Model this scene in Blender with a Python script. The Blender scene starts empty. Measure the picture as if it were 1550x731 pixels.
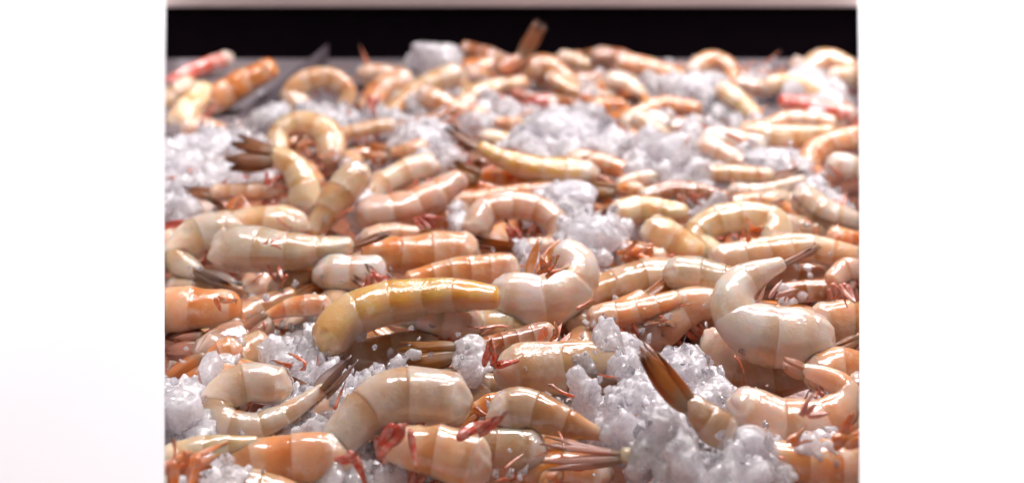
import bpy, bmesh, math, random
import numpy as np
from mathutils import Vector, Matrix, noise as mnoise

S = bpy.context.scene
COL = S.collection
random.seed(7)
rng = np.random.default_rng(7)

# ------------------------------------------------------------------ camera
F = 2000.0            # focal length in photo pixels (photo 1550 x 731)
CX, CY = 775.0, 365.5
HC = 0.306            # camera height above the mean heap surface
YH = -285.0           # row of the horizon
cam_d = bpy.data.cameras.new('camera')
cam = bpy.data.objects.new('camera', cam_d)
COL.objects.link(cam)
cam.location = (0, 0, HC)
cam.rotation_euler = (math.radians(90), 0, 0)
cam_d.sensor_width = 36.0
cam_d.lens = 36.0 * F / 1550.0
cam_d.shift_y = -(CY - YH) / 1550.0
cam_d.clip_start = 0.02
cam_d.clip_end = 60
cam_d.dof.use_dof = True
cam_d.dof.focus_distance = 0.69
cam_d.dof.aperture_fstop = 5.8
S.camera = cam

# ------------------------------------------------------------------ world + lamps
w = bpy.data.worlds.new('World'); S.world = w; w.use_nodes = True
w.node_tree.nodes['Background'].inputs[0].default_value = (0.90, 0.86, 0.90, 1)
w.node_tree.nodes['Background'].inputs[1].default_value = 0.03

def area(name, loc, target, sx, sy, power, color):
    d = bpy.data.lights.new(name, 'AREA'); d.shape = 'RECTANGLE'
    d.size = sx; d.size_y = sy; d.energy = power; d.color = color
    o = bpy.data.objects.new(name, d); COL.objects.link(o)
    o.location = loc
    d_ = Vector(target) - Vector(loc)           # long side stays along X
    o.rotation_euler = (math.atan2(d_.y, -d_.z), 0, 0)
    return o

area('overhead_fill_lamp', (0, 1.5, 2.6), (0, 1.3, 0), 5.0, 3.2, 6, (1, 0.94, 0.96))  # broad unseen fill added overhead to even out the light
area('tube_lamp', (0.32, 1.45, 1.00), (0.25, 1.10, 0), 0.8, 0.22, 10.8, (1, 0.91, 0.95))
area('tube_lamp', (0.10, 0.85, 1.15), (0.08, 0.78, 0), 0.9, 0.24, 9.4, (1, 0.92, 0.94))
for sx_ in (-1, 1):                      # unseen fill lamps, added to whiten the counter on both sides
    lp = area('counter_fill_lamp', (sx_ * 1.14, 0.90, 0.8), (sx_ * 1.14, 0.90, 0), 1.1, 2.4, 66, (1, 0.98, 0.98))
    lp.data.spread = math.radians(58)

S.view_settings.view_transform = 'Standard'
S.view_settings.look = 'None'
S.view_settings.exposure = 0.36
S.view_settings.gamma = 1.0
S.cycles.use_denoising = True
S.cycles.max_bounces = 10
S.cycles.transmission_bounces = 8
S.cycles.diffuse_bounces = 4
S.cycles.glossy_bounces = 4
S.cycles.sample_clamp_indirect = 4.0
S.cycles.sample_clamp_direct = 0.0

# ------------------------------------------------------------------ helpers
def px2pt(px, py, z=0.0):
    Y = (HC - z) * F / (py - YH)
    return Vector(((px - CX) / F * Y, Y, z))

def px_at(px, py, Y):
    return Vector(((px - CX) / F * Y, Y, HC - (py - YH) / F * Y))

def mesh_obj(name, verts, faces, mat, parent=None, smooth=True, attr=None):
    me = bpy.data.meshes.new(name)
    me.from_pydata([tuple(v) for v in verts], [], faces)
    if smooth:
        me.polygons.foreach_set('use_smooth', [True] * len(me.polygons))
    if attr is not None:
        a = me.attributes.new('shr', 'FLOAT_VECTOR', 'POINT')
        a.data.foreach_set('vector', np.asarray(attr, dtype=np.float32).ravel())
    me.update()
    o = bpy.data.objects.new(name, me)
    COL.objects.link(o)
    if mat: me.materials.append(mat)
    if parent: o.parent = parent
    return o

def thing(name, label, cat, loc, group=None):
    o = bpy.data.objects.new(name, None); COL.objects.link(o)
    o.empty_display_size = 0.02
    o.location = loc; o['label'] = label; o['category'] = cat
    if group: o['group'] = group
    return o

def tag(o, label, cat, group=None, kind=None):
    o['label'] = label; o['category'] = cat
    if group: o['group'] = group
    if kind: o['kind'] = kind
    return o

def copy_tree(root, loc, rot, label, group):
    r = root.copy(); COL.objects.link(r)
    r.location = loc; r.rotation_euler = rot
    r['label'] = label
    if group: r['group'] = group
    for ch in list(root.children):
        c = ch.copy(); COL.objects.link(c); c.parent = r
    return r

# ------------------------------------------------------------------ materials
class NT:
    def __init__(s, name):
        s.m = bpy.data.materials.new(name); s.m.use_nodes = True
        s.t = s.m.node_tree; s.t.nodes.clear()
        s.out = s.n('ShaderNodeOutputMaterial')
    def n(s, kind, **kw):
        x = s.t.nodes.new(kind)
        for k, v in kw.items(): setattr(x, k, v)
        return x
    def l(s, a, b): s.t.links.new(a, b)
    def setin(s, node, **kw):
        for k, v in kw.items():
            sk = node.inputs[k.replace('_', ' ')]
            if isinstance(v, bpy.types.NodeSocket): s.l(v, sk)
            else: sk.default_value = v
    def math(s, op, a, b=None, c=None, clamp=False):
        x = s.n('ShaderNodeMath', operation=op, use_clamp=clamp)
        for i, v in enumerate((a, b, c)):
            if v is None: continue
            if isinstance(v, bpy.types.NodeSocket): s.l(v, x.inputs[i])
            else: x.inputs[i].default_value = v
        return x.outputs[0]
    def ramp(s, v, a, b, lo=0.0, hi=1.0):
        x = s.n('ShaderNodeMapRange', interpolation_type='SMOOTHSTEP')
        s.l(v, x.inputs[0])
        x.inputs[1].default_value = a; x.inputs[2].default_value = b
        x.inputs[3].default_value = lo; x.inputs[4].default_value = hi
        return x.outputs[0]
    def mix(s, fac, a, b, blend='MIX'):
        x = s.n('ShaderNodeMix', data_type='RGBA', blend_type=blend)
        for i, v in ((0, fac), (6, a), (7, b)):
            if isinstance(v, bpy.types.NodeSocket): s.l(v, x.inputs[i])
            else: x.inputs[i].default_value = v if i == 0 else (*v[:3], 1)
        return x.outputs[2]
    def noise(s, vec, scale, detail=2, rough=0.5):
        x = s.n('ShaderNodeTexNoise')
        s.l(vec, x.inputs['Vector'])
        x.inputs['Scale'].default_value = scale
        x.inputs['Detail'].default_value = detail
        x.inputs['Roughness'].default_value = rough
        return x.outputs[0]

def shrimp_material():
    k = NT('shrimp_shell')
    geo = k.n('ShaderNodeNewGeometry')
    pos = geo.outputs['Position']
    info = k.n('ShaderNodeObjectInfo')
    at = k.n('ShaderNodeAttribute', attribute_name='shr')
    sep = k.n('ShaderNodeSeparateXYZ'); k.l(at.outputs['Vector'], sep.inputs[0])
    t, u, d = sep.outputs
    vein = k.n('ShaderNodeAttribute', attribute_name='vein', attribute_type='OBJECT').outputs['Fac']
    base = info.outputs['Color']
    n1 = k.noise(pos, 42, 3)
    n2 = k.noise(pos, 420, 3, 0.6)
    n3 = k.noise(pos, 950, 2)
    n4 = k.noise(pos, 85, 4, 0.65)
    # whole-body mottling
    warm = k.mix(k.ramp(n1, 0.42, 0.66), base, k.mix(1.0, base, (1.07, 0.88, 0.72), 'MULTIPLY'))
    warm = k.mix(k.ramp(n1, 0.52, 0.34, 0, 0.55), warm, k.mix(0.4, base, (0.46, 0.42, 0.35)))
    warm = k.mix(k.ramp(k.math('ADD', t, k.math('MULTIPLY', n1, 0.3)), 0.62, 0.2, 0, 0.55), warm, k.mix(0.4, base, (0.76, 0.70, 0.62)))
    # segments: browner front, paler hind margin
    front = k.mix(1.0, warm, (0.86, 0.74, 0.60), 'MULTIPLY')
    pale = k.mix(0.42, warm, (0.86, 0.75, 0.64))
    un = k.math('ADD', u, k.math('MULTIPLY', k.math('SUBTRACT', n2, 0.5), 0.35))
    seg = k.mix(k.ramp(un, 0.08, 0.5), front, warm)
    seg = k.mix(k.ramp(un, 0.5, 0.92, 0, 0.65), seg, pale)
    # hairline at the hind margin of every ring of shell
    line = k.math('MULTIPLY', k.ramp(u, 0.94, 0.985), k.ramp(t, -0.01, 0.02))
    seg = k.mix(k.math('MULTIPLY', line, 0.10), seg, k.mix(1.0, base, (0.45, 0.32, 0.22), 'MULTIPLY'))
    # belly paler
    seg = k.mix(k.ramp(d, -0.35, -0.9, 0, 0.5), seg, (0.74, 0.62, 0.54))
    # fine dark specks in the shell
    sp = k.math('MULTIPLY', k.ramp(n3, 0.66, 0.74), k.ramp(n2, 0.45, 0.6))
    seg = k.mix(k.math('MULTIPLY', sp, 0.5), seg, (0.16, 0.11, 0.09))
    seg = k.mix(k.ramp(n4, 0.56, 0.74, 0, 0.45), seg, k.mix(1.0, seg, (0.95, 0.66, 0.44), 'MULTIPLY'))
    seg = k.mix(k.ramp(n4, 0.46, 0.30, 0, 0.40), seg, (0.86, 0.80, 0.72))
    # cut meat at the head end
    meat = k.mix(k.ramp(n2, 0.35, 0.7), (0.80, 0.72, 0.66), (0.78, 0.62, 0.50))
    mt = k.n('ShaderNodeAttribute', attribute_name='meat', attribute_type='OBJECT').outputs['Fac']
    seg = k.mix(k.math('MULTIPLY', mt, k.ramp(k.math('ADD', t, k.math('MULTIPLY', k.math('SUBTRACT', n1, 0.5), 0.16)), 0.085, 0.0, 0, 0.9)), seg, meat)
    # dark vein along the back
    v = k.math('MULTIPLY', k.ramp(d, 0.972, 0.992), vein)
    v = k.math('MULTIPLY', v, k.ramp(n2, 0.3, 0.5))
    seg = k.mix(k.math('MULTIPLY', v, 0.8), seg, (0.10, 0.045, 0.03))
    b = k.n('ShaderNodeBsdfPrincipled')
    bump = k.n('ShaderNodeBump'); bump.inputs['Strength'].default_value = 0.5; bump.inputs['Distance'].default_value = 0.0006
    hb = k.math('ADD', k.math('MULTIPLY', k.noise(pos, 150, 1), 1.6), k.math('MULTIPLY', n2, 0.22))
    ridg = k.math('ABSOLUTE', k.math('SUBTRACT', k.noise(pos, 330, 2, 0.6), 0.5))
    hb = k.math('ADD', hb, k.math('MULTIPLY', k.math('MULTIPLY', ridg, k.ramp(k.noise(pos, 28, 1), 0.45, 0.62)), 1.3))
    foil = k.math('ABSOLUTE', k.math('SUBTRACT', k.noise(pos, 230, 3, 0.55), 0.5))
    fm = k.math('MULTIPLY', k.ramp(d, 0.55, 0.05), k.ramp(k.noise(pos, 34, 1), 0.46, 0.58))
    hb = k.math('ADD', hb, k.math('MULTIPLY', k.math('MULTIPLY', foil, fm), 2.8))
    k.l(hb, bump.inputs['Height'])
    k.setin(b, Base_Color=seg, Roughness=k.ramp(n1, 0.3, 0.7, 0.20, 0.38), IOR=1.42,
            Subsurface_Weight=1.0, Subsurface_Radius=(1.0, 0.55, 0.30), Subsurface_Scale=0.009,
            Coat_Weight=k.ramp(n4, 0.3, 0.6, 0.55, 1.0), Coat_Roughness=k.ramp(n1, 0.35, 0.65, 0.02, 0.09), Coat_IOR=1.8, Specular_IOR_Level=0.25)
    k.l(bump.outputs[0], b.inputs['Normal']); k.l(bump.outputs[0], b.inputs['Coat Normal'])
    k.l(b.outputs[0], k.out.inputs[0])
    return k.m

def fan_material():
    k = NT('tail_fan_shell')
    info = k.n('ShaderNodeObjectInfo')
    pos = k.n('ShaderNodeNewGeometry').outputs['Position']
    at = k.n('ShaderNodeAttribute', attribute_name='shr')
    sep = k.n('ShaderNodeSeparateXYZ'); k.l(at.outputs['Vector'], sep.inputs[0])
    t, u, d = sep.outputs
    dark = k.n('ShaderNodeAttribute', attribute_name='dark', attribute_type='OBJECT').outputs['Fac']
    n1 = k.noise(pos, 260, 3)
    tt = k.math('ADD', t, k.math('MULTIPLY', k.math('SUBTRACT', n1, 0.5), 0.35))
    base = info.outputs['Color']
    c = k.mix(k.ramp(tt, 0.0, 0.45), (0.58, 0.42, 0.27), base)
    c = k.mix(k.math('MULTIPLY', k.ramp(tt, 0.6, 1.0), dark), c, (0.09, 0.035, 0.025))
    # ribs along each blade
    rib = k.n('ShaderNodeTexWave'); rib.inputs['Scale'].default_value = 2.2
    cmb = k.n('ShaderNodeCombineXYZ'); k.l(u, cmb.inputs[0]); k.l(cmb.outputs[0], rib.inputs['Vector'])
    c = k.mix(k.math('MULTIPLY', rib.outputs['Fac'], 0.35), c, k.mix(1.0, c, (0.5, 0.4, 0.36), 'MULTIPLY'))
    b = k.n('ShaderNodeBsdfPrincipled')
    bump = k.n('ShaderNodeBump'); bump.inputs['Strength'].default_value = 0.3; bump.inputs['Distance'].default_value = 0.001
    k.l(k.math('ADD', rib.outputs['Fac'], n1), bump.inputs['Height'])
    k.setin(b, Base_Color=c, Roughness=0.3, Coat_Weight=1.0, Coat_Roughness=0.08,
            Subsurface_Weight=0.3, Subsurface_Radius=(1, 0.4, 0.2), Subsurface_Scale=0.002)
    k.l(bump.outputs[0], b.inputs['Normal'])
    tr = k.n('ShaderNodeBsdfTranslucent'); k.l(c, tr.inputs[0])
    mx = k.n('ShaderNodeMixShader'); mx.inputs[0].default_value = 0.45
    k.l(b.outputs[0], mx.inputs[1]); k.l(tr.outputs[0], mx.inputs[2])
    k.l(mx.outputs[0], k.out.inputs[0])
    return k.m

def leg_material():
    k = NT('swimmeret_flesh')
    info = k.n('ShaderNodeObjectInfo')
    pos = k.n('ShaderNodeNewGeometry').outputs['Position']
    n1 = k.noise(pos, 300, 2)
    c = k.mix(k.ramp(n1, 0.4, 0.65), info.outputs['Color'], k.mix(0.5, info.outputs['Color'], (0.75, 0.50, 0.38)))
    b = k.n('ShaderNodeBsdfPrincipled')
    k.setin(b, Base_Color=c, Roughness=0.25, Coat_Weight=1.0, Coat_Roughness=0.06,
            Subsurface_Weight=0.4, Subsurface_Radius=(1, 0.3, 0.2), Subsurface_Scale=0.003)
    k.l(b.outputs[0], k.out.inputs[0])
    return k.m

def ice_material(name, tint, frost):
    k = NT(name)
    pos = k.n('ShaderNodeNewGeometry').outputs['Position']
    n1 = k.noise(pos, 110, 3); n2 = k.noise(pos, 600, 3, 0.6)
    nrm = k.n('ShaderNodeNewGeometry').outputs['Normal']
    facets = nrm
    for sc_, am in ((240, .85), (600, 0.4)):
        vo = k.n('ShaderNodeTexVoronoi'); vo.inputs['Scale'].default_value = sc_; k.l(pos, vo.inputs['Vector'])
        sb = k.n('ShaderNodeVectorMath', operation='SUBTRACT'); k.l(vo.outputs['Color'], sb.inputs[0]); sb.inputs[1].default_value = (.5, .5, .5)
        ma = k.n('ShaderNodeVectorMath', operation='MULTIPLY_ADD'); k.l(sb.outputs[0], ma.inputs[0]); ma.inputs[1].default_value = (am,) * 3; k.l(facets, ma.inputs[2])
        facets = ma.outputs[0]
    bump = k.n('ShaderNodeVectorMath', operation='NORMALIZE'); k.l(facets, bump.inputs[0])
    g = k.n('ShaderNodeBsdfPrincipled')
    k.setin(g, Base_Color=(0.98, 0.98, 1.0, 1), Roughness=0.02, IOR=1.42, Transmission_Weight=1.0)
    k.l(bump.outputs[0], g.inputs['Normal'])
    d = k.n('ShaderNodeBsdfPrincipled')
    k.setin(d, Base_Color=(*tint, 1), Roughness=0.2, IOR=1.4, Coat_Weight=1.0, Coat_Roughness=0.03, Coat_IOR=1.65,
            Subsurface_Weight=1.0, Subsurface_Radius=(1, 0.95, 1.0), Subsurface_Scale=0.014)
    k.l(bump.outputs[0], d.inputs['Coat Normal'])
    tl = k.n('ShaderNodeBsdfTranslucent'); tl.inputs[0].default_value = (*tint, 1)
    m0 = k.n('ShaderNodeMixShader'); m0.inputs[0].default_value = 0.2
    k.l(d.outputs[0], m0.inputs[1]); k.l(tl.outputs[0], m0.inputs[2])
    mx = k.n('ShaderNodeMixShader')
    k.l(k.ramp(k.math('ADD', n1, k.math('MULTIPLY', k.math('SUBTRACT', n2, 0.5), 0.5)), 0.3, 0.7, frost - 0.3, min(1.0, frost + 0.3)), mx.inputs[0])
    k.l(g.outputs[0], mx.inputs[1]); k.l(m0.outputs[0], mx.inputs[2])
    k.l(mx.outputs[0], k.out.inputs[0])
    return k.m

def plain(name, col, rough, metallic=0.0, bump=0.0, scale=60, var=0.15):
    k = NT(name)
    pos = k.n('ShaderNodeNewGeometry').outputs['Position']
    n1 = k.noise(pos, scale, 4)
    b = k.n('ShaderNodeBsdfPrincipled')
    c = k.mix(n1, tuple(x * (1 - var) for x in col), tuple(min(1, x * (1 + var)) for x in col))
    k.setin(b, Base_Color=c, Roughness=rough, Metallic=metallic)
    if name == 'recess_shade_panel': b.inputs['Specular IOR Level'].default_value = 0.0
    if bump:
        bp = k.n('ShaderNodeBump'); bp.inputs['Strength'].default_value = bump; bp.inputs['Distance'].default_value = 0.004
        k.l(n1, bp.inputs['Height']); k.l(bp.outputs[0], b.inputs['Normal'])
    k.l(b.outputs[0], k.out.inputs[0])
    return k.m

M_BODY = shrimp_material(); M_FAN = fan_material(); M_LEG = leg_material()
M_ICE = ice_material('crushed_ice_clear', (0.97, 0.93, 0.98), 0.83)
M_SHARD = ice_material('clear_ice_shard', (0.97, 0.93, 0.98), 0.36)
M_CHUNK = ice_material('ice_chunk_frosted', (0.97, 0.92, 0.98), 0.95)
M_WHITE = plain('white_counter_laminate', (0.88, 0.88, 0.88), 0.5, var=0.01)
M_BLACK = plain('recess_shade_panel', (0.006, 0.004, 0.006), 0.75, var=0.3)  # near-black colour stands in for the shade of a recess
M_LEDGE = plain('pale_ledge_enamel', (0.50, 0.40, 0.38), 0.5, var=0.1, scale=14)
M_STEEL = plain('brushed_steel_rim', (0.22, 0.19, 0.20), 0.5, metallic=0.2, var=0.15)
M_BED = plain('shade_dark_underlayer', (0.30, 0.12, 0.07), 0.3, bump=1.0, scale=45, var=0.6)  # dark red-brown puts the shade between the shrimp into the colour
M_DIV = plain('frosted_divider_plastic', (0.10, 0.08, 0.09), 0.5, var=0.2, scale=25)

# ------------------------------------------------------------------ the setting
EDGE = (CX - 249.0) / F           # plan half-width of the well per metre of depth
YN, YB = 0.46, 1.70               # near and back end of the well
ZT = 0.050                        # counter top

def prism(bm, plan, z0, z1):
    lo = [bm.verts.new((x, y, z0)) for x, y in plan]
    hi = [bm.verts.new((x, y, z1)) for x, y in plan]
    n = len(plan)
    for i in range(n):
        bm.faces.new((lo[i], lo[(i + 1) % n], hi[(i + 1) % n], hi[i]))
    bm.faces.new(hi); bm.faces.new(lo[::-1])
    bmesh.ops.recalc_face_normals(bm, faces=bm.faces)

def bm_obj(name, bm, mat, parent=None, bevel=0.0):
    if bevel:
        bmesh.ops.bevel(bm, geom=[e for e in bm.edges], offset=bevel, segments=2, affect='EDGES', clamp_overlap=True)
    me = bpy.data.meshes.new(name); bm.to_mesh(me); bm.free()
    me.materials.append(mat)
    o = bpy.data.objects.new(name, me); COL.objects.link(o)
    if parent: o.parent = parent
    return o

ct = thing('counter', 'plain white counter with the shrimp display let into it', 'counter', (0, 0.4, -0.14))
ct['kind'] = 'structure'
ct_i = Matrix.Translation(-Vector(ct.location))
def counter_slab(plan, z0, z1, name='counter_top'):
    bm = bmesh.new(); prism(bm, plan, z0, z1); bm.transform(ct_i)
    return bm_obj(name, bm, M_WHITE, ct)
for s in (-1, 1):
    p = [(s * EDGE * YN, YN), (s * EDGE * YB * 1.0, YB), (s * EDGE * 1.76, 1.76), (s * 3.2, 1.76), (s * 3.2, YN)]
    counter_slab(p if s > 0 else p[::-1], -0.14, ZT)
counter_slab([(-3.2, 1.762), (3.2, 1.762), (3.2, 4.2), (-3.2, 4.2)], -0.14, ZT - 0.001)
counter_slab([(-3.2, 0.40), (3.2, 0.40), (3.2, 0.458), (-3.2, 0.458)], -0.14, ZT - 0.002, 'front_rail')

# back of the display: panel coloured black as a shaded recess, under a pale ledge, steel rim in front of it
bk = thing('back_board', 'back panel coloured black for a shaded recess, with a pale ledge on top', 'display back', (0, 1.72, -0.1))
bki = Matrix.Translation(-Vector(bk.location))
def back_part(name, y0, y1, z0, z1, mat, inset=0.0, bevel=0.0):
    bm = bmesh.new()
    prism(bm, [(-EDGE * y0 + inset, y0), (EDGE * y0 - inset, y0), (EDGE * y1 - inset, y1), (-EDGE * y1 + inset, y1)], z0, z1)
    bm.transform(bki)
    return bm_obj(name, bm, mat, bk, bevel)
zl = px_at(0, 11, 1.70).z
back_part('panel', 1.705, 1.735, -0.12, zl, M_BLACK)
back_part('ledge', 1.695, 1.755, zl + 0.0005, zl + 0.05, M_LEDGE, bevel=0.0015)
zr = px_at(0, 96, 1.69).z
back_part('rim', 1.655, 1.704, zr - 0.012, zr, M_STEEL, bevel=0.001)

zs = -0.004
back_part('tray_floor', 1.27, 1.654, zs - 0.02, zs, M_STEEL)

# underlayer of the heap
def heap_z(x, y):
    return (-0.030 + 0.010 * mnoise.noise(Vector((x * 9, y * 9, 0))) + 0.006 * mnoise.noise(Vector((x * 30, y * 30, 3)))
            + 0.018 * math.exp(-((x + 0.0) / 0.22) ** 2 - ((y - 1.5) / 0.16) ** 2))
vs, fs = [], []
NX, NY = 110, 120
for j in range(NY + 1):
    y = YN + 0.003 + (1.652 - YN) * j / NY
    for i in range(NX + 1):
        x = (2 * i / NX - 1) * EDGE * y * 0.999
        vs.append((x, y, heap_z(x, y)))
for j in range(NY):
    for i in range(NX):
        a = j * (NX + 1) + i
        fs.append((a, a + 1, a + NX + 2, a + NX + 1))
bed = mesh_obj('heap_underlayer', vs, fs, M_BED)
tag(bed, 'wet underlayer of the shrimp heap, coloured dark for shade in the gaps', 'underlayer', kind='stuff')

# ------------------------------------------------------------------ shrimp builder
PROF_T = [0.0, 0.06, 0.2, 0.4, 0.6, 0.78, 0.9, 1.0]
PROF_R = [0.90, 0.98, 1.0, 0.94, 0.80, 0.62, 0.48, 0.38]
NTH = 28

def catmull(P, n):
    P = [np.array(p, float) for p in P]
    if len(P) == 2:
        P = [P[0], (P[0] + P[1]) / 2, P[1]]
    Q = [2 * P[0] - P[1]] + P + [2 * P[-1] - P[-2]]
    out = []
    for i in range(1, len(Q) - 2):
        for s in np.linspace(0, 1, 24, endpoint=False):
            a, b, c, d = Q[i - 1], Q[i], Q[i + 1], Q[i + 2]
            out.append(0.5 * ((2 * b) + (-a + c) * s + (2 * a - 5 * b + 4 * c - d) * s * s + (-a + 3 * b - 3 * c + d) * s ** 3))
    out.append(P[-1])
    out = np.array(out)
    L = np.concatenate([[0], np.cumsum(np.linalg.norm(np.diff(out, axis=0), axis=1))])
    return out, L

def unit(v):
    return v / (np.linalg.norm(v) + 1e-12)

def build_body(pts, N, width, dors, roll, taper, rnd):
    """rings of shell along the spine; dors = dorsal side in the plane (+1/-1)"""
    curve, L = catmull(pts, 0)
    tot = L[-1]
    def at(s):
        s = s * tot
        c = np.array([np.interp(s, L, curve[:, k]) for k in range(3)])
        e = tot * 0.03
        p = np.array([np.interp(max(0, s - e), L, curve[:, k]) for k in range(3)])
        q = np.array([np.interp(min(tot, s + e), L, curve[:, k]) for k in range(3)])
        return c, unit(q - p)
    def frame(T):
        B = unit(np.cross(N, T)) * dors
        n = unit(np.cross(T, B)); n = n if np.dot(n, N) > 0 else -n
        D = B * math.cos(roll) + n * math.sin(roll)
        W = -B * math.sin(roll) + n * math.cos(roll)
        return D, W
    verts, attr, faces = [], [], []
    th = np.linspace(0, 2 * math.pi, NTH, endpoint=False)
    seed = rnd.random() * 100
    hw_ref = width / 2
    bow = rnd.uniform(0.05, 0.18)
    squash = rnd.uniform(0.74, 0.92)
    def ring(s, rad, t, u, shift=0.0, rag=0.0, lobe=0.0):
        c, T = at(max(0, min(1, s)))
        c = c + T * shift
        D, W = frame(T)
        base = len(verts)
        for k, a in enumerate(th):
            ca, sa = math.cos(a), math.sin(a)
            rr = 1.0
            if ca < 0: rr = 1.0 - 0.30 * ca * ca          # flatter belly
            else: rr = 1.0 + 0.03 * ca ** 8              # slight keel along the back
            rr *= 1 + 0.085 * mnoise.noise(Vector((ca * 1.3 + seed, sa * 1.3, s * 5)))
            if lobe: rr *= 1 + lobe * math.exp(-((ca + 0.50) / 0.22) ** 2)
            if rag: rr *= 1 + rag * mnoise.noise(Vector((ca * 2.5 + seed, sa * 2.5, 7)))
            v = c + D * (ca * rr * rad) + W * (sa * rr * rad * squash)
            v = v + T * (min(rad, hw_ref) * bow * (ca * ca - 0.5) * min(1, 0.35 + s))
            if rag: v = v + T * (-rag * hw_ref * (0.7 * mnoise.noise(Vector((ca * 2.2 * rad / hw_ref + seed, sa * 2.2 * rad / hw_ref, 17))) + 0.30 * mnoise.noise(Vector((ca * 5 * rad / hw_ref + seed, sa * 5 * rad / hw_ref, 37)))))
            verts.append(v); attr.append((t, u, ca))
        return base
    rings = []
    nseg = max(2, min(6, int(round(tot / (0.66 * width)))))
    SEG = {6: [0.0, 0.17, 0.34, 0.50, 0.645, 0.775, 1.0], 5: [0, .2, .4, .59, .77, 1]}.get(nseg, [q / nseg for q in range(nseg + 1)])
    hw = width / 2
    r0 = hw * (1 - taper * (1 - PROF_R[0]))
    # rounded meat at the cut
    for fr, sh in ((0.10, 0.57), (0.24, 0.55), (0.40, 0.51), (0.55, 0.455), (0.69, 0.37), (0.81, 0.27), (0.90, 0.16), (0.965, 0.06)):
        rings.append(ring(0, r0 * fr, -0.05, 0.5, -hw * sh * 1.1, 0.22))
    for i in range(nseg):
        a, b = SEG[i], SEG[i + 1]
        for u in (0.0, 0.05, 0.15, 0.32, 0.52, 0.72, 0.86, 0.94, 0.99):
            s = a + (b - a) * u
            R = np.interp(s, PROF_T, PROF_R)
            R = 1 - taper * (1 - R)
            m = (0.992 + 0.013 * u ** 0.7) * (1 + 0.06 * mnoise.noise(Vector((s * 4, seed, 2))))
            if u > 0.9: m += 0.004
            if u == 0.0: m -= 0.006
            if i == 0 and u < 0.2: m = 0.99
            rings.append(ring(s, hw * R * m, s, u, lobe=0.09 * math.sin(math.pi * min(1, u + 0.12)) ** 0.7))
    R = 1 - taper * (1 - PROF_R[-1])
    for fr, sh in ((.97, .10), (.88, .25), (.70, .40), (.45, .52), (.15, .58)):
        rings.append(ring(1, hw * R * fr, 1.0, 0.5, hw * R * sh))
    for r0_, r1_ in zip(rings[:-1], rings[1:]):
        for k in range(NTH):
            k2 = (k + 1) % NTH
            faces.append((r0_ + k, r0_ + k2, r1_ + k2, r1_ + k))
    faces.append(tuple(range(rings[0], rings[0] + NTH))[::-1])
    faces.append(tuple(range(rings[-1], rings[-1] + NTH)))
    return verts, faces, attr, at, frame, R * hw, tot

def blade(verts, faces, attr, o, A, Wd, Nn, length, width, bend, thick, pointed=False):
    """one closed lens-section blade from o along A"""
    nl, nw = 8, 7
    base = len(verts)
    for side in (1, -1):
        for i in range(nl + 1):
            f = i / nl
            if pointed: hw_ = width * 0.5 * (1 - f) ** 0.8 * (0.75 + 0.6 * f)
            else: hw_ = width * 0.5 * (math.sin(math.pi * (0.10 + 0.86 * f ** 0.8)) ** 0.75)
            hw_ = max(hw_, width * 0.03)
            c = o + A * (length * f) + Nn * (bend * f * f * length)
            for j in range(nw + 1):
                g = 2 * j / nw - 1
                h = thick * (1 - g * g) * (1 - 0.7 * f) + 0.0001
                tip = 1 + (0.10 * math.sin(j * 2.4 + width * 9e3) if 0 < f else 0) * f * f
                crest = 0.14 * width * (1 - abs(g)) * math.sin(math.pi * f)
                verts.append(c + A * (length * f * (tip - 1) ) + Wd * (g * hw_) + Nn * (side * h + crest))
                attr.append((f, g, 0))
    st = (nl + 1) * (nw + 1)
    for i in range(nl):
        for j in range(nw):
            a = base + i * (nw + 1) + j
            faces.append((a, a + 1, a + nw + 2, a + nw + 1))
            b = a + st
            faces.append((b + nw + 1, b + nw + 2, b + 1, b))
    rim = [base + j for j in range(nw + 1)] + [base + i * (nw + 1) + nw for i in range(1, nl + 1)] + \
          [base + nl * (nw + 1) + j for j in range(nw - 1, -1, -1)] + [base + i * (nw + 1) for i in range(nl - 1, 0, -1)]
    for p, q in zip(rim, rim[1:] + rim[:1]):
        faces.append((q, p, p + st, q + st))

def build_fan(o, A, D, W, length, width, spread, fan_roll):
    verts, faces, attr = [], [], []
    A = unit(A)
    W = unit(W - A * np.dot(W, A)); D = unit(np.cross(W, A)) * (1 if np.dot(np.cross(W, A), D) > 0 else -1)
    W2 = W * math.cos(fan_roll) + D * math.sin(fan_roll)
    D2 = -W * math.sin(fan_roll) + D * math.cos(fan_roll)
    Wm = W * math.cos(fan_roll) - D * math.sin(fan_roll)
    Dm = W * math.sin(fan_roll) + D * math.cos(fan_roll)
    def upness(n): return (n if np.dot(n, W) > 0 else -n)[2]
    if upness(Dm) > upness(D2): W2, D2 = Wm, Dm
    th = width * 0.045
    blade(verts, faces, attr, o + D2 * th * 2.5, A, W2, D2, length * 0.80, width * 0.28, 0.05, th * 1.6, True)
    for s in (-1, 1):
        for q, (ang, ln, wd, off) in enumerate(((0.5, 1.0, 0.46, 0.6), (1.0, 0.95, 0.44, -1.0))):
            a = s * ang * spread
            A2 = unit(A * math.cos(a) + W2 * math.sin(a))
            X2 = unit(W2 * math.cos(a) - A * math.sin(a))
            tw = s * 0.30 * (q + 0.4)
            X3 = X2 * math.cos(tw) + D2 * -math.sin(tw)
            N3 = unit(np.cross(X3, A2)); N3 = N3 if np.dot(N3, D2) > 0 else -N3
            blade(verts, faces, attr, o + W2 * (s * width * 0.10) + D2 * (off * th), A2, X3, N3,
                  length * ln, width * wd, -0.06 * s * (q - 0.5) + random.uniform(-0.05, 0.08), th)
    return verts, faces, attr

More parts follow.
